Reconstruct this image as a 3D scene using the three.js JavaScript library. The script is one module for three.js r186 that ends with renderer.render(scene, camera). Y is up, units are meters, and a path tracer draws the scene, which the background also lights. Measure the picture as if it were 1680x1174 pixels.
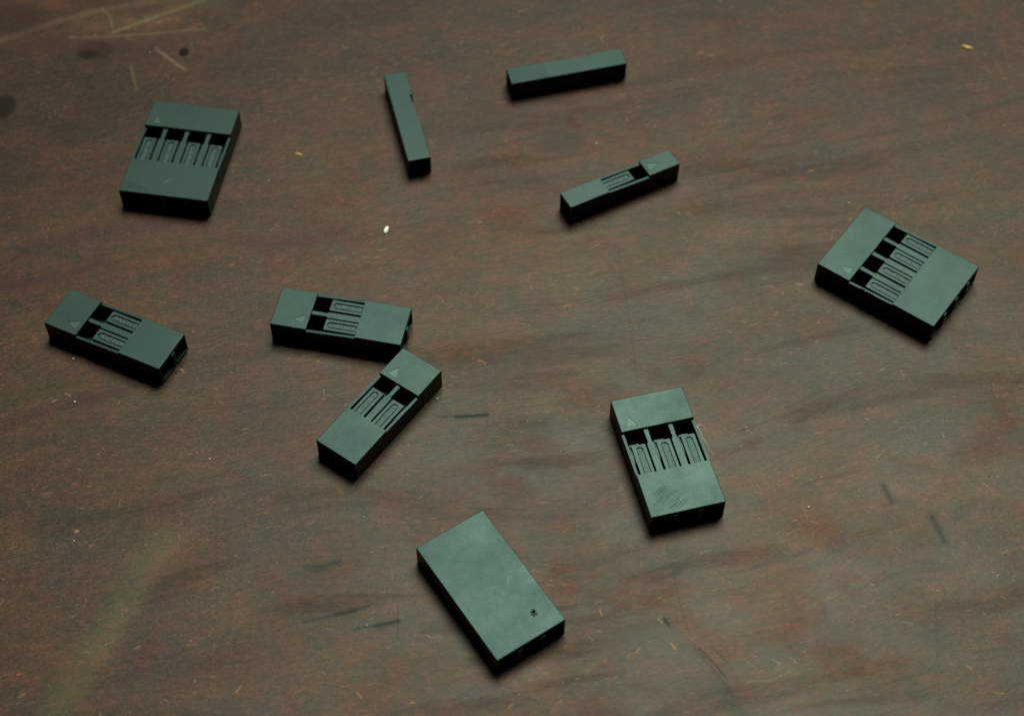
import * as THREE from 'three';
import { RoundedBoxGeometry } from 'three/addons/geometries/RoundedBoxGeometry.js';
import { mergeGeometries } from 'three/addons/utils/BufferGeometryUtils.js';
import { Brush, Evaluator, SUBTRACTION } from 'three-bvh-csg';

// ------------------------------------------------------------------ camera, light, exposure
const scene = new THREE.Scene();
const MM = 0.001;
const camera = new THREE.PerspectiveCamera(24.24, 1024 / 715, 0.01, 20);
{
  const pitch = 0.9404, dist = 172.98 * MM, roll = 0.0042;
  camera.position.set(0, dist * Math.sin(pitch), dist * Math.cos(pitch));
  camera.up.set(-Math.sin(roll), Math.cos(roll) * Math.cos(pitch), -Math.cos(roll) * Math.sin(pitch));
  camera.lookAt(0, 0, 0);
  camera.focus = 0.166;
  camera.userData.fStop = 30;
}
camera.updateMatrixWorld();
const renderer = new THREE.WebGLRenderer({ antialias: true });
renderer.setSize(1024, 715);
renderer.toneMapping = THREE.LinearToneMapping;
renderer.toneMappingExposure = 1;
renderer.shadowMap.enabled = true;
scene.background = new THREE.Color().setRGB(0.002, 0.0024, 0.0022);   // the dim room all round

// one broad ceiling panel, behind and to the right of the pieces
const panel = new THREE.RectAreaLight(new THREE.Color().setRGB(0.82, 1.0, 0.8), 35, 0.6, 0.5);
panel.position.set(0.15, 1.08, -0.5);
panel.lookAt(0, 0, 0);
scene.add(panel);

// ------------------------------------------------------------------ helpers
function rng(seed) { let s = seed >>> 0; return () => { s = (s + 0x6D2B79F5) >>> 0; let t = s; t = Math.imul(t ^ (t >>> 15), t | 1); t ^= t + Math.imul(t ^ (t >>> 7), t | 61); return ((t ^ (t >>> 14)) >>> 0) / 4294967296; }; }
const NT = 256, NTAB = new Float32Array(NT * NT);
{ const r = rng(77); for (let i = 0; i < NT * NT; i++) NTAB[i] = r(); }
function noise(x, y) {
  const xi = Math.floor(x), yi = Math.floor(y); let fx = x - xi, fy = y - yi;
  fx = fx * fx * (3 - 2 * fx); fy = fy * fy * (3 - 2 * fy);
  const a = (yi & 255) * 256, b = ((yi + 1) & 255) * 256, c = xi & 255, d = (xi + 1) & 255;
  return (NTAB[a + c] * (1 - fx) + NTAB[a + d] * fx) * (1 - fy) + (NTAB[b + c] * (1 - fx) + NTAB[b + d] * fx) * fy;
}
function fbm(x, y, n) { let s = 0, w = 0.5, t = 0; for (let i = 0; i < n; i++) { s += w * noise(x + i * 17.3, y + i * 41.7); t += w; w *= 0.5; x *= 2.03; y *= 2.03; } return s / t; }
const clamp = (v, a = 0, b = 1) => Math.min(b, Math.max(a, v));
const smooth = (a, b, v) => { const t = clamp((v - a) / (b - a)); return t * t * (3 - 2 * t); };
function canvas(w, h) { const c = document.createElement('canvas'); c.width = w; c.height = h; return c; }
function canvasTexture(c, srgb) {
  const t = new THREE.CanvasTexture(c);
  t.magFilter = THREE.LinearFilter;
  if (srgb) t.colorSpace = THREE.SRGBColorSpace;
  t.wrapS = t.wrapT = THREE.MirroredRepeatWrapping;
  return t;
}

// ------------------------------------------------------------------ the table top (140 mm of it is textured, centred on 0, -7)
const TS = 2048, TW = 140, TX = -70, TZ = -77, K = TS / TW;
function tableTextures() {
  const col = canvas(TS, TS), g = col.getContext('2d'), img = g.createImageData(TS, TS), D = img.data;
  const bmp = canvas(TS, TS), h = bmp.getContext('2d'), bi = h.createImageData(TS, TS), B = bi.data;
  const rgh = canvas(1024, 1024), q = rgh.getContext('2d'), ri = q.createImageData(1024, 1024), R = ri.data;
  for (let j = 0; j < TS; j++) for (let i = 0; i < TS; i++) {
    const x = TX + i / K, z = TZ + j / K, o = (j * TS + i) * 4;
    const w1 = fbm(x * 0.05 + 3, z * 0.05 + 9, 2) - 0.5;                     // slow warp
    const u = x + w1 * 3, v = z + x * 0.2 + w1 * 5;              // the grain runs up to the right
    const big = fbm(x * 0.045 + 11, z * 0.06 + 2, 3);
    const mid = fbm(u * 0.12 + 40, v * 0.34 + 7, 5);
    const patch = fbm(x * 0.16 + 60, z * 0.2 + 5, 4);
    const red = smooth(0.44, 0.8, fbm(x * 0.1 + 90, z * 0.15 + 31, 4)) * smooth(0.34, 0.7, fbm(x * 0.42 + 4, z * 0.6 + 70, 5));
    const green = smooth(0.52, 0.75, fbm(x * 0.13 + 130, z * 0.2 + 77, 3));
    const streak = smooth(0.58, 0.8, fbm(u * 0.06 + 200, v * 0.5 + 15, 5));
    const f1 = noise(u * 1.2 + 5, v * 7) - 0.5, f2 = 0.6 * noise(x * 5.2 + z, z * 6.5 - x) + 0.4 * noise(x * 11, z * 12) - 0.5, f3 = noise(x * 3.3 + 50, z * 4) - 0.5;
    const dk = smooth(30, -60, x - 0.1 * z) * 0.13 + smooth(5, -58, z) * 0.2;                         // light falloff to the left and far edge painted in, plus browner worn left
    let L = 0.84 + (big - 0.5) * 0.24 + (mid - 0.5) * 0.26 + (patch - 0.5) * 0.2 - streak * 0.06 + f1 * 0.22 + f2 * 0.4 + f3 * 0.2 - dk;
    L = Math.max(0.25, L);
    const cm = fbm(x * 0.55 + 150, z * 0.75 + 33, 5) - 0.5, wm = 1 + red * 0.1 + cm * 0.34;
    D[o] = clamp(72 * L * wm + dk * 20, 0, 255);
    D[o + 1] = clamp(42 * L * (1 - red * 0.05 - cm * 0.1) * (1 + green * 0.06), 0, 255);
    D[o + 2] = clamp(27 * L * (1 - red * 0.03) * (1 + green * 0.06), 0, 255);
    D[o + 3] = 255;
    const hh = 128 + f1 * 60 + f2 * 80 + f3 * 20 + (mid - 0.5) * 24 - streak * 10;
    B[o] = B[o + 1] = B[o + 2] = clamp(hh, 0, 255); B[o + 3] = 255;
    if (!(i & 1) && !(j & 1)) {
      const p = ((j >> 1) * 1024 + (i >> 1)) * 4;
      const rr = 0.48 + (patch - 0.5) * 0.12 + red * 0.06 + streak * 0.06 + f2 * 0.08;
      R[p] = R[p + 1] = R[p + 2] = clamp(rr * 255, 0, 255); R[p + 3] = 255;
    }
  }
  g.putImageData(img, 0, 0); h.putImageData(bi, 0, 0); q.putImageData(ri, 0, 0);
  const P = ([x, z]) => [(x - TX) * K, (z - TZ) * K];
  const path = (c, pts) => {
    const p = pts.map(P); c.beginPath(); c.moveTo(...p[0]);
    for (let i = 1; i < p.length - 1; i++) c.quadraticCurveTo(...p[i], (p[i][0] + p[i + 1][0]) / 2, (p[i][1] + p[i + 1][1]) / 2);
    c.lineTo(...p[p.length - 1]); c.stroke();
  };
  for (const c of [g, h, q]) { c.lineCap = 'round'; c.lineJoin = 'round'; }
  const r = rng(4242), dark = '20,12,8';
  // a soft mark: several passes, each narrower
  const soft = (pts, wmm, rgb, a, hv) => {
    for (let k = 0; k < 8; k++) {
      g.strokeStyle = `rgba(${rgb},${a / 5})`; g.lineWidth = wmm * K * (1.7 - k * 0.2); path(g, pts);
    }
    if (rgb === dark) for (let k = 0; k < 3; k++) { q.strokeStyle = `rgba(250,250,250,${a * a * 0.34})`; q.lineWidth = wmm * K * (0.75 - k * 0.2); q.save(); q.scale(0.5, 0.5); path(q, pts.map(([x, z]) => [x, z])); q.restore(); }
    if (hv !== undefined) { h.strokeStyle = `rgba(${hv},${hv},${hv},${a * 0.7})`; h.lineWidth = wmm * K * 0.6; path(h, pts); }
  };
  // fine fibres and hairline scratches all over
  for (let i = 0; i < 34000; i++) {
    const x = TX + r() * TW, z = TZ + r() * TW, near = r() < 0.55;
    const a = near ? -0.15 + (r() - 0.5) * 0.7 : r() * Math.PI * 2, l = 0.1 + r() * r() * 0.95, bend = (r() - 0.5) * l * 0.35;
    const dx = Math.cos(a) * l, dz = Math.sin(a) * l, pts = [[x, z], [x + dx / 2 - dz * bend / l, z + dz / 2 + dx * bend / l], [x + dx, z + dz]];
    const t = r(), al = (0.07 + r() * r() * 0.52) * (0.25 + 1.5 * smooth(0.35, 0.72, fbm(x * 0.3 + 8, z * 0.4 + 3, 3)));
    g.lineWidth = (0.05 + r() * 0.08) * K;
    g.strokeStyle = t < 0.34 ? `rgba(26,18,16,${al * 0.9})` : t < 0.78 ? `rgba(118,94,78,${al})` : t < 0.985 ? `rgba(126,78,60,${al})` : `rgba(190,140,76,${al})`;
    path(g, pts);
    if (i % 2 === 0) { h.lineWidth = g.lineWidth * 1.2; h.strokeStyle = t < 0.34 ? `rgba(40,40,40,${al * 1.6})` : `rgba(210,210,210,${al * 1.4})`; path(h, pts); }
  }
  // reddish rubbed patches: clusters of short red-brown strokes
  for (const [cx, cz, s] of [[-49.7, -46.7, 5], [-31.7, 5, 3], [-28.5, 22.8, 4], [-31.3, 8.8, 3], [-45.2, 24.2, 3], [-47, -1.1, 3], [24.4, -40.9, 4], [27.1, -34.9, 4], [17.3, 17.8, 4], [20.4, 7, 5], [-29.3, -8.5, 4], [49.5, -8.9, 3], [10.9, -24.4, 4], [-9.8, -9.4, 4], [-31.4, 13.1, 4], [-12, -38, 5], [33, 30, 5]])
    for (let i = 0; i < 70; i++) {
      const x = cx + (r() + r() + r() - 1.5) * s * 1.6, z = cz + (r() + r() + r() - 1.5) * s;
      const a = -0.15 + (r() - 0.5) * 0.9, l = 0.3 + r() * 1.4;
      g.lineWidth = (0.06 + r() * 0.22) * K; g.strokeStyle = `rgba(100,56,44,${0.03 + r() * 0.09})`;
      path(g, [[x, z], [x + Math.cos(a) * l, z + Math.sin(a) * l]]);
    }
  // broad pale rubbed streaks
  const pale = '92,80,66';
  soft([[-61.8, -47], [-53.1, -52], [-44.4, -54]], 0.8, pale, 0.2); soft([[-48.5, -48.5], [-43.3, -51.5], [-38.1, -54.3]], 0.45, pale, 0.4);
  soft([[-53.5, -47.5], [-47.3, -47.8], [-37.5, -49.2]], 0.32, '104,78,62', 0.4); soft([[-50.5, -52.6], [-49.1, -51.5], [-48.7, -49.3]], 0.25, pale, 0.4);
  soft([[-42.9, -45.7], [-40.9, -43.8], [-39, -42.2]], 0.42, '116,90,70', 0.42); soft([[-45.5, -42.8], [-44.9, -40.5], [-44.3, -38.8]], 0.25, '100,88,62', 0.34);
  soft([[-44, -55.5], [-42, -54], [-36, -53.6]], 2.2, '70,66,38', 0.25); soft([[-52.5, -50], [-46.5, -49.6], [-41, -52]], 2.4, pale, 0.1);
  soft([[-33.9, 21.5], [-36.9, 29.3], [-40.9, 39.9]], 2.6, '84,74,60', 0.2); soft([[-28, 16], [-33, 23], [-37.6, 34]], 2, '84,74,60', 0.16);
  // dark grain lines, cracks, dashes
  const br = rng(9);
  const D1 = (pts, w, a) => soft(pts, w * 0.9, dark, a * 0.75, 70);
  D1([[19.2, -25.2], [24, -26.2], [29, -28], [39.1, -31.5]], 0.5, 0.3); D1([[39.1, -31.5], [50.7, -34.1], [59.9, -38.1]], 0.6, 0.22);
  D1([[19, -22], [30.2, -25.8], [41.7, -29.6]], 0.5, 0.26); D1([[53.1, -35.5], [56.9, -37.3], [62, -38.6]], 0.8, 0.3); D1([[46.7, -23.9], [47.1, -22.6], [47.6, -21.3]], 0.7, 0.3);
  D1([[11.5, -14.6], [12.3, -7], [12.9, 2.9]], 0.12, 0.45); D1([[15, 21.9], [15.7, 27.8], [16.5, 31.3]], 0.12, 0.4); D1([[40, 27.4], [39.2, 33.9], [38.7, 39.6]], 0.12, 0.22);
  D1([[-7.7, 7.4], [-4.9, 7.35], [-2.4, 7.1]], 0.3, 0.5); D1([[-5.6, 7.4], [-4, 7.3], [-2.5, 7.15]], 0.62, 0.75);
  D1([[-19.6, 24.7], [-17.9, 24.6], [-16.4, 24.1]], 0.55, 0.5); D1([[-18.6, 25.1], [-17.6, 24.9]], 0.7, 0.4); D1([[-19.3, 30.5], [-16.1, 29.7], [-13.3, 28.8]], 0.4, 0.5); D1([[-16.4, 29.8], [-14.6, 29.3]], 0.7, 0.55);
  D1([[-14.6, 31.2], [-12.4, 30.8], [-10.3, 30.3]], 0.4, 0.5); D1([[-12.4, 30.9], [-10.6, 30.4]], 0.75, 0.6); D1([[-10.6, 28.9], [-10.6, 30.5], [-10.4, 32.3]], 0.14, 0.5);
  D1([[36.6, 15.3], [36.9, 16.2], [37.2, 17.1]], 0.8, 0.55); D1([[40.9, 18.9], [41.4, 20.3], [41.7, 21.6]], 0.9, 0.5); D1([[36, 19], [38, 19.4]], 0.8, 0.14); D1([[38.6, 21.5], [39.4, 22]], 0.9, 0.2);
  D1([[14.3, 30], [14.7, 30.7]], 0.35, 0.7); D1([[16.4, 32.2], [18, 34.2], [20.2, 37.8]], 0.5, 0.26); D1([[17.4, 33], [18.6, 34.4], [19.6, 35.9]], 0.22, 0.6); D1([[18.6, 32.8], [19.2, 33.7], [19.9, 34.4]], 0.2, 0.45); D1([[13.2, 29], [16, 33], [21.5, 40.5]], 1.2, 0.1);
  D1([[-29, 15.9], [-28.2, 22.8], [-27.4, 29.9]], 0.25, 0.14); D1([[-17.9, -48.5], [-14, -45.3], [-13.6, -42.7]], 0.3, 0.16); D1([[-20.6, -45.3], [-17.6, -44.6], [-14.7, -43.2]], 0.5, 0.28);
  D1([[-52.1, 5.9], [-48.6, 4.3], [-44.7, 3.3]], 1.6, 0.3); D1([[-51.5, 8.9], [-47, 6.6], [-39.9, 4.3]], 1.3, 0.22); D1([[-57, -9], [-50, -10], [-44, -12.6]], 2.4, 0.2); D1([[-54, -14], [-46, -17], [-38, -18]], 1.8, 0.18);
  D1([[-30, -15.5], [-24, -15], [-18, -17.5]], 1.6, 0.2);
  D1([[20.9, 25.2], [26.9, 23.5], [28.7, 22.5]], 0.4, 0.16); D1([[27.9, 6.1], [30.5, 4.7], [31.9, 3.9]], 0.45, 0.26); D1([[23, 9], [27, 7.2], [30, 6.3]], 0.3, 0.24); D1([[29, 15.2], [32, 14.2], [34.5, 13.6]], 0.35, 0.26);
  for (let i = 0; i < 34; i++) { const x = -60 + br() * 120, z = -52 + br() * 92, l = 3 + br() * 8; D1([[x, z], [x + l / 2, z - l * 0.13 - br() * 0.6], [x + l, z - l * 0.34]], 0.2 + br() * 0.5, 0.04 + br() * 0.1); }
  // round dark stains
  const blob = (x, z, rx, rz, rgb, a) => {
    const [px, pz] = P([x, z]); g.save(); g.translate(px, pz); g.scale(rx * K, rz * K);
    const gr = g.createRadialGradient(0, 0, 0, 0, 0, 1); gr.addColorStop(0, `rgba(${rgb},${a})`); gr.addColorStop(0.62, `rgba(${rgb},${a * 0.86})`); gr.addColorStop(1, `rgba(${rgb},0)`);
    g.fillStyle = gr; g.beginPath(); g.arc(0, 0, 1, 0, 7); g.fill(); g.restore();
    if (a > 0.44 && rx > 0.4) { q.save(); q.translate(px / 2, pz / 2); q.scale(rx * K / 2, rz * K / 2); q.fillStyle = `rgba(252,252,252,${a * 0.8})`; q.beginPath(); q.arc(0, 0, 0.85, 0, 7); q.fill(); q.restore(); }
  };
  blob(-39.5, -45.1, 0.75, 0.95, '6,2,2', 0.9); blob(-59.4, -35.9, 1.75, 2.2, '12,3,3', 0.8); blob(-58.8, -36.6, 1, 0.9, '30,10,10', 0.4);
  blob(-50.2, -45.4, 2.7, 2, '22,6,5', 0.55); blob(-47.6, -46, 2.4, 1.5, '34,10,8', 0.4); blob(-51, -44.6, 1.3, 1, '14,4,4', 0.45); blob(-52, -46.2, 12, 1.8, '50,18,15', 0.3); blob(-61.1, -50.9, 5, 3.4, '22,10,14', 0.5);
  blob(5.5, -30.5, 3.4, 2.1, '16,11,8', 0.34); blob(-14, 14.6, 1.2, 0.5, dark, 0.4); blob(-22, 15.2, 0.8, 0.25, dark, 0.3); blob(-45, -1, 4, 2, '90,42,34', 0.12); blob(-57.5, -26, 5, 4, dark, 0.22); blob(-52, -19, 8, 4, dark, 0.14);
  for (let i = 0; i < 26; i++) blob(-60 + br() * 116, -52 + br() * 90, 1 + br() * 3, 0.5 + br() * 1.6, br() < 0.5 ? dark : '50,58,46', 0.04 + br() * 0.08);
  // small orange nicks where the finish is chipped
  for (const [x, z, l, a, s] of [[8.4, 29.4, 0.9, 1.35, 0.7], [15, 32.8, 1, 0.9, 0.75], [11.7, 33.3, 0.8, -0.9, 0.6], [13.9, 30.2, 0.8, 0.8, 0.7], [-24.7, 37.3, 1.1, -1, 0.6], [-3.2, 0.4, 1, 0.3, 0.6], [-6.3, 3.4, 0.6, -0.2, 0.4], [-13.7, -8.1, 0.9, -0.2, 0.4], [-2.9, -32, 0.6, 0.2, 0.3], [28, -6, 0.8, -0.9, 0.4], [31.9, -2.3, 0.5, -0.6, 0.5], [-24.4, -28.6, 1.4, 0.5, 0.45], [-19, -13, 0.5, -1, 0.5], [-33.5, -3.3, 0.4, -1, 0.5], [-34, 1.8, 0.7, 0.9, 0.5], [-13.7, 37.8, 1, 0.9, 0.5], [42, 34.8, 0.7, 0.7, 0.5], [-16.7, 16.3, 0.8, 0.8, 0.35], [-40, 5.8, 0.5, -1.2, 0.6], [-43, 15.5, 0.6, -0.5, 0.4], [19.6, 12.8, 0.5, -0.4, 0.4], [0, 38.8, 0.7, -0.7, 0.5], [-56.7, -44, 1.2, 0, 0.2], [36.9, 6.5, 0.9, 0, 0.25], [52, -0.2, 1, 0.2, 0.35]])
    soft([[x - Math.cos(a) * l / 3, z - Math.sin(a) * l / 3], [x + Math.cos(a) * l / 3, z + Math.sin(a) * l / 3]], 0.17, '150,92,48', s * 0.75, 190);
  for (let i = 0; i < 260; i++) blob(TX + r() * TW, TZ + r() * TW, 0.06 + r() * 0.12, 0.05 + r() * 0.1, r() < 0.5 ? '130,80,56' : '120,100,80', 0.12 + r() * 0.4);
  return { map: canvasTexture(col, true), bumpMap: canvasTexture(bmp), roughnessMap: canvasTexture(rgh) };
}
{
  const geo = new RoundedBoxGeometry(520, 22, 460, 3, 3);
  geo.translate(0, -11, 0);
  const p = geo.attributes.position, uv = geo.attributes.uv;
  for (let i = 0; i < p.count; i++) uv.setXY(i, (p.getX(i) - TX) / TW, 1 - (p.getZ(i) - TZ + p.getY(i)) / TW);
  geo.scale(MM, MM, MM);
  const mat = new THREE.MeshPhysicalMaterial({ ...tableTextures(), bumpScale: 0.000035, roughness: 1, metalness: 0, specularIntensity: 0.28 });
  const top = new THREE.Mesh(geo, mat);
  top.name = 'table_top';
  top.receiveShadow = top.castShadow = true;
  top.userData = { label: 'worn dark brown wooden table top with scratches and reddish patches', category: 'table top', kind: 'structure' };
  scene.add(top);
}

// ------------------------------------------------------------------ black plastic: one sheet of 4 x 4 cells of 18 mm, a cell for each housing
const CELL = 18, SHEET = 72, PS = 2048, PK = PS / SHEET;
const cellOf = (k) => [(k % 4) * CELL + CELL / 2, Math.floor(k / 4) * CELL + CELL / 2];
function plasticTextures() {
  const col = canvas(PS, PS), g = col.getContext('2d'), img = g.createImageData(PS, PS), D = img.data;
  const rgh = canvas(PS, PS), q = rgh.getContext('2d'), ri = q.createImageData(PS, PS), R = ri.data;
  for (let j = 0; j < PS; j++) for (let i = 0; i < PS; i++) {
    const x = i / PK, y = j / PK, o = (j * PS + i) * 4;
    const n1 = fbm(x * 0.35, y * 0.35, 3) - 0.5, n2 = fbm(x * 1.6 + 9, y * 1.6, 3) - 0.5, n3 = noise(x * 14, y * 14) - 0.5;
    const L = 1 + n1 * 0.4 + n2 * 0.35 + n3 * 0.2;
    D[o] = clamp(5 * L, 0, 255); D[o + 1] = clamp(17 * L, 0, 255); D[o + 2] = clamp(14 * L, 0, 255); D[o + 3] = 255;
    R[o] = R[o + 1] = R[o + 2] = clamp((0.46 + n1 * 0.1 + n2 * 0.05 + n3 * 0.05) * 255, 0, 255); R[o + 3] = 255;
  }
  g.putImageData(img, 0, 0); q.putImageData(ri, 0, 0);
  g.lineCap = q.lineCap = 'round';
  const line = (k, pts, w, rgb, a, rough) => {
    const [cx, cy] = cellOf(k);
    for (const [c, style] of [[g, `rgba(${rgb},${a})`], [q, `rgba(${rough},${rough},${rough},${a})`]]) {
      c.strokeStyle = style; c.lineWidth = w * PK; c.beginPath();
      pts.forEach(([x, z], n) => c[n ? 'lineTo' : 'moveTo']((cx + x) * PK, (cy + z) * PK)); c.stroke();
    }
  };
  const r = rng(31);
  for (let k = 0; k < 10; k++) {                                       // handling: fine hairlines and specks of dust on each
    for (let i = 0; i < 26; i++) { const x = (r() - 0.5) * 12, z = (r() - 0.5) * 14, a = r() * 6.3, l = 0.3 + r() * 1.4; line(k, [[x, z], [x + Math.cos(a) * l, z + Math.sin(a) * l]], 0.04, r() < 0.6 ? '40,50,46' : '4,7,6', 0.1 + r() * 0.25, r() < 0.5 ? 90 : 160); }
    for (let i = 0; i < 12; i++) { const x = (r() - 0.5) * 9, z = (r() - 0.5) * 14; line(k, [[x, z], [x + 0.02, z]], 0.08, '110,114,104', 0.3 + r() * 0.5, 160); }
  }
  // finger smudge of fine ridges on the three-slot housing (cell 8)
  for (let i = -5; i <= 5; i++) {
    const w = () => (r() - 0.5) * 0.12, l0 = -1.5 + Math.abs(i + 1) * 0.14 + w() * 3, l1 = 1.6 - Math.abs(i) * 0.16 + w() * 4, P = (t) => [-1.45 + 0.535 * 0.27 * i + 0.845 * t + w(), 5.35 + 0.845 * 0.27 * i - 0.535 * t + w()];
    for (let k = 0; k < 7; k++) { const t0 = l0 + (l1 - l0) * r() * 0.7, t1 = t0 + 0.5 + r() * 0.9; line(8, [P(t0), P((t0 + t1) / 2), P(t1)], 0.08 + r() * 0.07, '3,6,5', 0.06 + r() * 0.1, 170); }
  }
  for (let i = 0; i < 16; i++) line(8, [[-2.6 + i * 0.36, -3.4 + (r() - 0.5) * 0.3], [-2.55 + i * 0.36, -4.4 - r() * 1.2]], 0.07, r() < 0.5 ? '24,36,32' : '4,6,6', 0.25, 130);
  // ribbed smudge across the top side of the blank single (cell 2)
  for (let i = 0; i < 12; i++) line(2, [[-1.2, 6.6 - i * 0.36], [1.3, 6.45 - i * 0.36]], 0.13, '3,6,5', 0.4, 200);
  for (let i = 0; i < 9; i++) line(3, [[-1 + i * 0.24, -6.6], [-0.8 + i * 0.24, -3.6]], 0.07, i % 2 ? '26,38,34' : '4,6,6', 0.3, 120);
  // scuffs
  for (let i = 0; i < 7; i++) line(0, [[-4.8, 5.5 + i * 0.16], [-3.2, 5.75 + i * 0.13], [-1.6 - r(), 6.1 + i * 0.1]], 0.06, '3,6,5', 0.5, 215);
  line(0, [[-0.4, 5.1], [0.2, 4.4]], 0.08, '96,104,94', 0.6, 130);
  for (let i = 0; i < 10; i++) line(7, [[0.2 + i * 0.2, -6.6], [-0.2 + i * 0.2, -3.6]], 0.06, '24,36,32', 0.25, 120);
  line(9, [[1.62, -0.1], [1.72, 0.15]], 0.06, '120,126,116', 0.55, 140); line(9, [[1.74, 0.3], [1.6, 0.7], [1.3, 1.05]], 0.06, '130,136,126', 0.6, 140);
  line(4, [[1.4, 4.2], [2.3, 5]], 0.06, '70,80,74', 0.35, 130);
  return { map: canvasTexture(col, true), roughnessMap: canvasTexture(rgh) };
}
const plasticMaps = plasticTextures();
const plastic = new THREE.MeshPhysicalMaterial({ ...plasticMaps, bumpMap: plasticMaps.roughnessMap, bumpScale: 0.00003, roughness: 1, metalness: 0, specularIntensity: 0.88, ior: 1.38, specularColor: new THREE.Color().setRGB(0.74, 1, 0.97) });
const palePlastic = new THREE.MeshPhysicalMaterial({ ior: 1.38, specularColor: new THREE.Color().setRGB(0.74, 1, 0.97), color: new THREE.Color().setRGB(0.02, 0.03, 0.025), roughness: 0.42 });  // paler plastic; on the triangle it stands for light caught by its facet
const rough = (() => {
  const S = 256, c = canvas(S, S), g = c.getContext('2d'), im = g.createImageData(S, S);
  for (let j = 0; j < S; j++) for (let i = 0; i < S; i++) { const v = clamp((0.5 + (fbm(i * 0.11, j * 0.11, 3) - 0.5) * 1.8) * 255, 0, 255), o = (j * S + i) * 4; im.data[o] = im.data[o + 1] = im.data[o + 2] = v; im.data[o + 3] = 255; }
  g.putImageData(im, 0, 0);
  const t = canvasTexture(c); t.repeat.set(26, 26);
  return new THREE.MeshPhysicalMaterial({ ior: 1.38, specularColor: new THREE.Color().setRGB(0.74, 1, 0.97), color: new THREE.Color().setRGB(0.005, 0.008, 0.007), roughness: 0.44, bumpMap: t, bumpScale: 0.00002 });
})();

// ------------------------------------------------------------------ wire connector housings, built in millimetres
const HL = 13.95, HH = 2.62, PITCH = 2.54;
const ZC = -HL / 2 + 3.85, ZB = -HL / 2 + 9.05, ZT = ZC + 1.72;          // window: cap edge, body edge, tongue tips
const evaluator = new Evaluator();
evaluator.attributes = ['position', 'normal', 'uv'];
evaluator.useGroups = false;
const box = (x0, x1, y0, y1, z0, z1) => { const g = new THREE.BoxGeometry(x1 - x0, y1 - y0, z1 - z0); g.translate((x0 + x1) / 2, (y0 + y1) / 2, (z0 + z1) / 2); return g; };
function extrudeUp(shape, y0, y1, bevel = 0) {                            // shape in (x, z)
  const g = new THREE.ExtrudeGeometry(shape, { depth: y1 - y0 - 2 * bevel, bevelEnabled: bevel > 0, bevelThickness: bevel, bevelSize: bevel, bevelOffset: -bevel, bevelSegments: 1, curveSegments: 8 });
  g.rotateX(Math.PI / 2);                                                  // (x, y, z) -> (x, -z, y)
  g.translate(0, y1 - bevel, 0);
  return g;
}
const poly = (pts) => new THREE.Shape(pts.map(([x, z]) => new THREE.Vector2(x, z)));
function prism(profile, x0, x1) {                                          // profile in (z, y)
  const g = new THREE.ExtrudeGeometry(new THREE.Shape(profile.map(([z, y]) => new THREE.Vector2(-z, y))), { depth: x1 - x0, bevelEnabled: false });
  g.rotateY(Math.PI / 2); g.translate(x0, 0, 0);                           // (x, y, z) -> (z, y, -x)
  return g;
}
function carve(base, cuts) {
  let b = new Brush(base); b.updateMatrixWorld();
  for (const c of cuts) { const k = new Brush(c); k.updateMatrixWorld(); b = evaluator.evaluate(b, k, SUBTRACTION); }
  return b.geometry;
}
function finish(g, bake, cell) {                                           // rotate into pose, lay the plastic sheet on it, go to metres
  g = g.index ? g.toNonIndexed() : g;
  for (const k of Object.keys(g.attributes)) if (!['position', 'normal', 'uv'].includes(k)) g.deleteAttribute(k);
  g.applyMatrix4(bake);
  const p = g.attributes.position, n = g.attributes.normal, uv = new Float32Array(p.count * 2), [cx, cy] = cellOf(cell);
  for (let i = 0; i < p.count; i += 3) {
    let ax = 0, ay = 0, az = 0;
    for (let k = i; k < i + 3; k++) { ax += Math.abs(n.getX(k)); ay += Math.abs(n.getY(k)); az += Math.abs(n.getZ(k)); }
    for (let k = i; k < i + 3; k++) {
      const x = p.getX(k), y = p.getY(k), z = p.getZ(k);
      const [u, v] = ay >= ax && ay >= az ? [x, z] : ax >= az ? [y, z] : [x, y];
      uv[k * 2] = (cx + u) / SHEET; uv[k * 2 + 1] = 1 - (cy + v) / SHEET;
    }
  }
  g.setAttribute('uv', new THREE.BufferAttribute(uv, 2));
  g.scale(MM, MM, MM);
  return g;
}
let serial = 0;
const rimAt = (z) => HH - 0.35 + (0.22 * (z - ZC)) / (ZB - ZC);            // the window's rim slopes up towards the body
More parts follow.
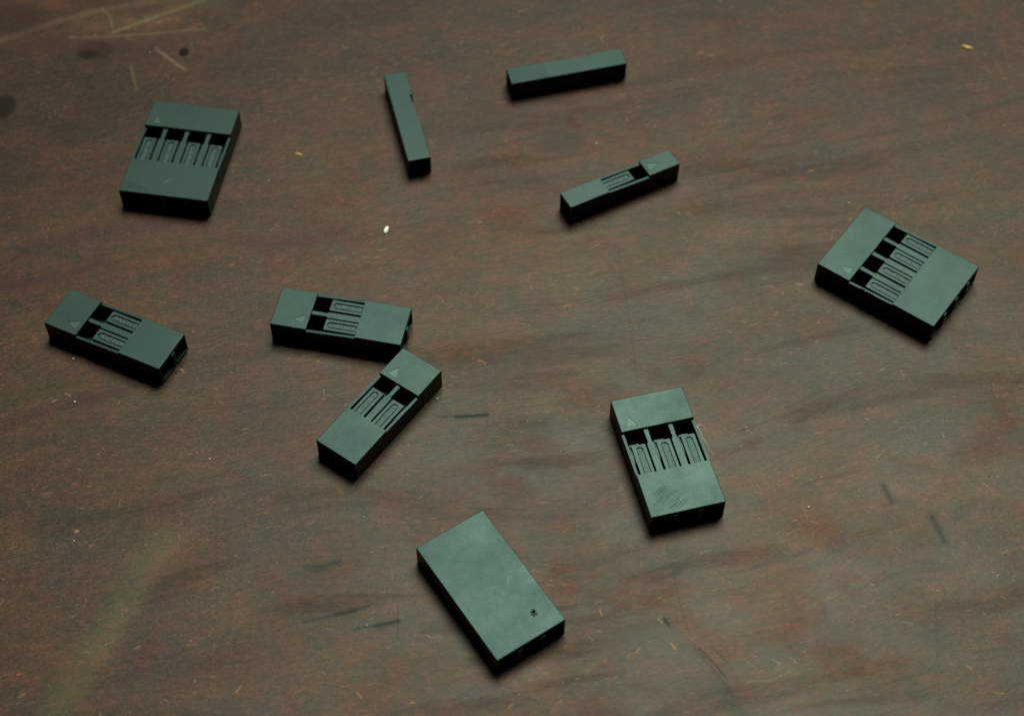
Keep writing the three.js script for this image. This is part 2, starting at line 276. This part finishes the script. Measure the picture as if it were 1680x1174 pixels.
function makeHousing(n, { pose, x, z, turn, cell, label, mark = true, marks = {}, lift = 0.02 }) {
  const W = n * PITCH - 0.094, bake = new THREE.Matrix4();
  if (pose === 'right') bake.makeRotationZ(-Math.PI / 2).setPosition(-HH / 2, W / 2, 0);
  if (pose === 'left') bake.makeRotationZ(Math.PI / 2).setPosition(HH / 2, W / 2, 0);
  if (pose === 'down') bake.makeRotationZ(Math.PI).setPosition(0, HH, 0);
  const group = new THREE.Group();
  group.name = serial ? `connector_housing_${String(serial).padStart(3, '0')}` : 'connector_housing';
  serial++;
  group.position.set(x * MM, lift * MM, z * MM);
  group.rotation.y = THREE.MathUtils.degToRad(turn);
  group.userData = { label, category: 'connector housing', group: 'black wire connector housings scattered on the table' };
  scene.add(group);
  const add = (name, g, m, parent = group, lab) => {
    const o = new THREE.Mesh(finish(g, bake, cell), m);
    o.name = name; o.castShadow = o.receiveShadow = true;
    if (lab) o.userData.label = lab;
    parent.add(o);
    return o;
  };
  const centre = (i) => (i - (n - 1) / 2) * PITCH;
  // the shell: a rounded block with the slots, the window and the wire tunnels cut out of it
  const cuts = [
    prism([[ZC, HH + 0.3], [ZC, rimAt(ZC)], [ZB, rimAt(ZB)], [ZB, HH + 0.3]], -W / 2 - 1, W / 2 + 1),
    box(-W / 2 + 0.27, W / 2 - 0.27, 0.42, HH + 1, ZC - 0.001, ZB + 0.001),
  ];
  for (let i = 0; i < n; i++) {
    const c = centre(i);
    cuts.push(box(c - 0.93, c + 0.93, 0.36, 2.16, ZB - 0.3, HL / 2 + 1));                   // wire tunnel
    cuts.push(box(c - 0.93, c + 0.93, 0.421, 2.1, ZC - 1.2, ZC + 0.3));
    cuts.push(box(c - 0.45, c + 0.45, 0.85, 1.75, -HL / 2 - 1, ZC - 1.1));                 // contact opening
  }
  if (mark && pose !== 'down') {
    const c = centre(0);
    cuts.push(extrudeUp(poly([[c - 0.6, ZC - 0.42], [c + 0.6, ZC - 0.42], [c, ZC - 1.72]]), HH - 0.09, HH + 0.5));
  }
  if (marks.pit) {
    const s = new THREE.IcosahedronGeometry(0.2, 2), sp = s.attributes.position;
    for (let i = 0; i < sp.count; i++) { const k = 1 + 0.35 * Math.sin(sp.getX(i) * 17 + sp.getZ(i) * 11); sp.setXYZ(i, sp.getX(i) * k * 1.0, sp.getY(i), sp.getZ(i) * k * 1.25); }
    s.computeVertexNormals(); s.translate(-marks.pit[0], 0.02, marks.pit[1]);
    cuts.push(s);
  }
  const shell = add('shell', carve(new RoundedBoxGeometry(W, HH, HL, 3, 0.085).translate(0, HH / 2, 0), cuts), plastic);
  // walls between the slots: narrow beside the open hole, wider beside the tongues; their ends show in the wire end too
  for (let i = 0; i < n - 1; i++) {
    const c = centre(i) + PITCH / 2, top = HH - 0.26;
    add('divider', extrudeUp(poly([[c - 0.25, ZC + 0.002], [c + 0.25, ZC + 0.002], [c + 0.22, ZT - 0.1], [c + 0.37, ZT + 0.02], [c + 0.37, ZB - 0.002], [c - 0.37, ZB - 0.002], [c - 0.37, ZT + 0.02], [c - 0.22, ZT - 0.1]]), 0.425, top, 0.03), plastic);
    add('end_rib', box(c - 0.24, c + 0.24, 0.5, HH - 0.36, HL / 2 - 0.3, HL / 2 + 0.11), plastic);
  }
  for (let i = 0; i < n; i++) {                                            // the thin lip under each wire opening
    const c = centre(i), y = pose === 'down' ? HH - 0.36 : 0.3;
    add('end_lip', box(c - 0.86, c + 0.86, y, y + 0.06, HL / 2 - 0.05, HL / 2 + 0.09), plastic);
  }
  // one springy tongue for each slot: a plate with a U-shaped groove round a grained pad
  for (let i = 0; i < n; i++) {
    const c = centre(i), top = HH - 0.19, a = 0.71, hw = 0.37, z1 = ZB - 0.06, z0 = ZT + 0.28 + hw;
    const plate = extrudeUp(poly([[c - a, ZT + 0.05], [c - a + 0.06, ZT], [c + a - 0.06, ZT], [c + a, ZT + 0.05], [c + a, ZB - 0.05], [c - a, ZB - 0.05]]), top - 0.42, top - 0.13);
    const face = new THREE.Shape();                                        // a U, open towards the body
    face.moveTo(c - a, ZB - 0.05); face.lineTo(c - a, ZT + 0.06); face.lineTo(c - a + 0.06, ZT); face.lineTo(c + a - 0.06, ZT); face.lineTo(c + a, ZT + 0.06); face.lineTo(c + a, ZB - 0.05);
    face.lineTo(c + hw, ZB - 0.05); face.lineTo(c + hw, z0); face.absarc(c, z0, hw, 0, -Math.PI, true); face.lineTo(c - hw, ZB - 0.05); face.closePath();
    const frame = extrudeUp(face, top - 0.129, top, 0.02);
    const t = add('latch_tongue', mergeGeometries([plate, frame].map((g) => (g.index ? g.toNonIndexed() : g))), plastic);
    const pw = hw - 0.1, pad = new THREE.Shape(); pad.moveTo(c + pw, z1 - 0.01); pad.lineTo(c + pw, z0); pad.absarc(c, z0, pw, 0, -Math.PI, true); pad.lineTo(c - pw, z1 - 0.01); pad.closePath();
    add('grained_pad', extrudeUp(pad, top - 0.128, top - 0.045, 0.02), rough, t);
    if (marks.lips) add('torn_lip', carve(new RoundedBoxGeometry(1.0, 0.1, 0.26, 2, 0.04).translate(c - 0.35, HH - 0.5, ZT - 0.18), []), rough, t, 'thin torn lip of plastic behind the tongue tip');
  }
  if (mark && pose !== 'down') {
    const c = centre(0), g = extrudeUp(poly([[c - 0.57, ZC - 0.435], [c + 0.57, ZC - 0.435], [c, ZC - 1.67]]), HH - 0.16, HH - 0.012, 0.02);
    const p = g.attributes.position;                                       // its face slopes: deeper towards the tip
    for (let i = 0; i < p.count; i++) if (p.getY(i) > HH - 0.1) p.setY(i, p.getY(i) - 0.03 * (ZC - 0.45 - p.getZ(i)) / 1.2);
    g.computeVertexNormals();
    add('triangle_mark', g, palePlastic, shell, 'small triangle mark, its face painted pale as if lit');
  }
  if (marks.pit) {                                                         // plastic pushed up round the pit
    const r = rng(5), gs = [];
    for (let k = 0; k < 9; k++) {
      const s = new THREE.IcosahedronGeometry(0.06 + r() * 0.08, 1), a = k / 9 * 4.4 + 0.3;
      s.scale(1.3, 0.5 + r() * 0.5, 0.7); s.rotateY(-a + 1.57); s.translate(-marks.pit[0] + Math.cos(a) * 0.24 * (0.8 + r() * 0.4), 0.0, marks.pit[1] + Math.sin(a) * 0.32 * (0.8 + r() * 0.4));
      gs.push(s);
    }
    add('pit_rim', mergeGeometries(gs), palePlastic, shell, 'rough pale rim of a small pit');
  }
  for (const [bx, by, bz, s, l] of marks.burrs ?? []) {                    // moulding flash left on an edge
    const b = new THREE.IcosahedronGeometry(s, 2), bp = b.attributes.position;
    for (let i = 0; i < bp.count; i++) bp.setXYZ(i, bp.getX(i) * 0.6, bp.getY(i) * 0.6, bp.getZ(i) * l * (1 + 0.3 * Math.sin(bp.getZ(i) * 40)));
    b.computeVertexNormals(); b.translate(bx, by, bz);
    add('moulding_burr', b, palePlastic, shell);
  }
  return group;
}
makeHousing(4, { x: -37.32, z: -26.78, turn: -8.73, cell: 0, label: 'wide black four-slot connector housing lying just in front of the small round dark spot' });
makeHousing(1, { pose: 'right', x: -12.13, z: -32.4, turn: 14.03, cell: 1, label: 'narrow black single-slot housing lying on its side, its small end face towards the viewer' });
makeHousing(1, { pose: 'left', x: 6.25, z: -40.52, turn: -75.51, cell: 2, label: 'narrow black single-slot housing lying crosswise on its side, ribbed smudge on top' });
makeHousing(1, { x: 11.91, z: -22.76, turn: -61.77, cell: 3, label: 'narrow black single-slot housing lying with its open window and single latch tongue facing up' });
makeHousing(4, { x: 41.06, z: -10.52, turn: 53.13, cell: 4, marks: { burrs: [[-5.02, HH - 0.2, -1.5, 0.2, 1.4], [-5.02, HH - 0.18, -0.5, 0.11, 4]] }, label: 'wide black four-slot connector housing at the right edge, lying askew, triangle mark facing the viewer' });
makeHousing(2, { x: -41.09, z: -1.66, turn: 65.16, cell: 5, label: 'black two-slot connector housing lying alone at the left edge of the table' });
makeHousing(2, { x: -17.79, z: -3.43, turn: 78.81, cell: 6, marks: { burrs: [[-2.49, HH - 0.03, -4.4, 0.07, 2], [-2.49, HH - 0.2, 1.6, 0.07, 2.5]] }, label: 'black two-slot connector housing lying crosswise, its corner touched by the diagonal two-slot one' });
makeHousing(2, { x: -13.19, z: 7.78, turn: -35.46, cell: 7, label: 'black two-slot connector housing lying diagonally, its back corner touching the crosswise two-slot one' });
makeHousing(3, { x: 15.24, z: 13.02, turn: 14.27, cell: 8, marks: { lips: true }, label: 'black three-slot connector housing, window side up, with a finger smudge on its solid end' });
makeHousing(3, { pose: 'down', x: -1.98, z: 27.76, turn: 33.76, cell: 9, marks: { pit: [1.69, 4.75] }, label: 'black three-slot connector housing lying face down, its plain flat back up with a small pit' });

// ------------------------------------------------------------------ crumbs, a splinter and a fibre on the table
function crumb(name, label, category, x, z, size, turn, color, seed, group) {
  const r = rng(seed), g = new THREE.IcosahedronGeometry(1, 2), p = g.attributes.position, f = new Map();
  for (let i = 0; i < p.count; i++) {
    const key = [p.getX(i), p.getY(i), p.getZ(i)].map((v) => v.toFixed(3)).join();
    if (!f.has(key)) f.set(key, 0.75 + r() * 0.5);
    const k = f.get(key); p.setXYZ(i, p.getX(i) * size[0] * k, (p.getY(i) * k + 0.85) * size[1], p.getZ(i) * size[2] * k);
  }
  g.computeVertexNormals(); g.scale(MM, MM, MM);
  const o = new THREE.Mesh(g, new THREE.MeshStandardMaterial({ color: new THREE.Color().setRGB(...color), roughness: 0.6 }));
  o.name = name; o.position.set(x * MM, 0, z * MM); o.rotation.y = turn; o.castShadow = o.receiveShadow = true;
  o.userData = { label, category }; if (group) o.userData.group = group;
  scene.add(o);
  return o;
}
crumb('crumb', 'tiny white crumb lying on the bare table between the single-slot and two-slot housings', 'crumb', -13.9, -17.3, [0.2, 0.14, 0.42], -0.3, [0.6, 0.58, 0.5], 3);
crumb('splinter', 'tiny yellow splinter lying alone near the far right corner', 'splinter', 54.6, -46.5, [0.6, 0.12, 0.16], -0.4, [0.5, 0.3, 0.06], 8);
crumb('fleck', 'tiny pale orange fleck beside the wide four-slot housing on the left', 'fleck', -24.4, -28.6, [0.5, 0.06, 0.09], -0.5, [0.45, 0.25, 0.12], 12);
{
  const strands = [[[3.72, 1.9, -2.1], [4.2, 2.0, -2.5], [4.7, 1.6, -2.35], [4.85, 1.4, -2.0]], [[3.75, 2.0, -1.9], [4.1, 1.6, -1.2], [4.5, 1.1, -0.2], [4.9, 0.5, 0.4]], [[3.75, 2.2, -2.6], [3.95, 2.3, -1.4], [4.3, 1.6, -0.3]]];
  const g = mergeGeometries(strands.map((s) => new THREE.TubeGeometry(new THREE.CatmullRomCurve3(s.map((v) => new THREE.Vector3(...v))), 20, 0.018, 5)));
  g.scale(MM, MM, MM);
  const o = new THREE.Mesh(g, new THREE.MeshStandardMaterial({ color: new THREE.Color().setRGB(0.45, 0.42, 0.34), roughness: 0.7 }));
  o.name = 'lint_fibre'; o.position.set(15.24 * MM, 0, 13.02 * MM); o.rotation.y = THREE.MathUtils.degToRad(14.27); o.castShadow = true;
  o.userData = { label: 'thin curled pale lint fibre clinging to the side of the three-slot housing with the window', category: 'lint' };
  scene.add(o);
}
{ // scattered grains of dust, too many and too small to count
  const r = rng(99), gs = [];
  for (const [x, z, s] of [[-45.5, 0.4, 0.14], [-27.5, -24.5, 0.1], [-44.5, 5.8, 0.14], [37.5, -21.5, 0.13], [-7.6, 5.2, 0.14], [29, 17.9, 0.13], [-42, 22, 0.1], [-17.6, -35, 0.08], [9.6, -30.4, 0.14], [-3.6, -18.5, 0.1], [-30, 12.6, 0.12], [-13.4, 30.8, 0.08]]) { const g = new THREE.IcosahedronGeometry(s * 0.7, 1); g.translate(x, s * 0.5, z); gs.push(g); }
  for (let i = 0; i < 60; i++) { const s = 0.02 + r() * r() * 0.06, g = new THREE.IcosahedronGeometry(s, 0); g.translate(-60 + r() * 120, s * 0.6, -52 + r() * 92); gs.push(g); }
  const g = mergeGeometries(gs); g.scale(MM, MM, MM);
  const o = new THREE.Mesh(g, new THREE.MeshStandardMaterial({ color: new THREE.Color().setRGB(0.55, 0.52, 0.44), roughness: 0.7 }));
  o.name = 'dust_grains'; o.userData = { label: 'pale grains of dust strewn over the table top', category: 'dust', kind: 'stuff' };
  scene.add(o);
}
renderer.render(scene, camera);
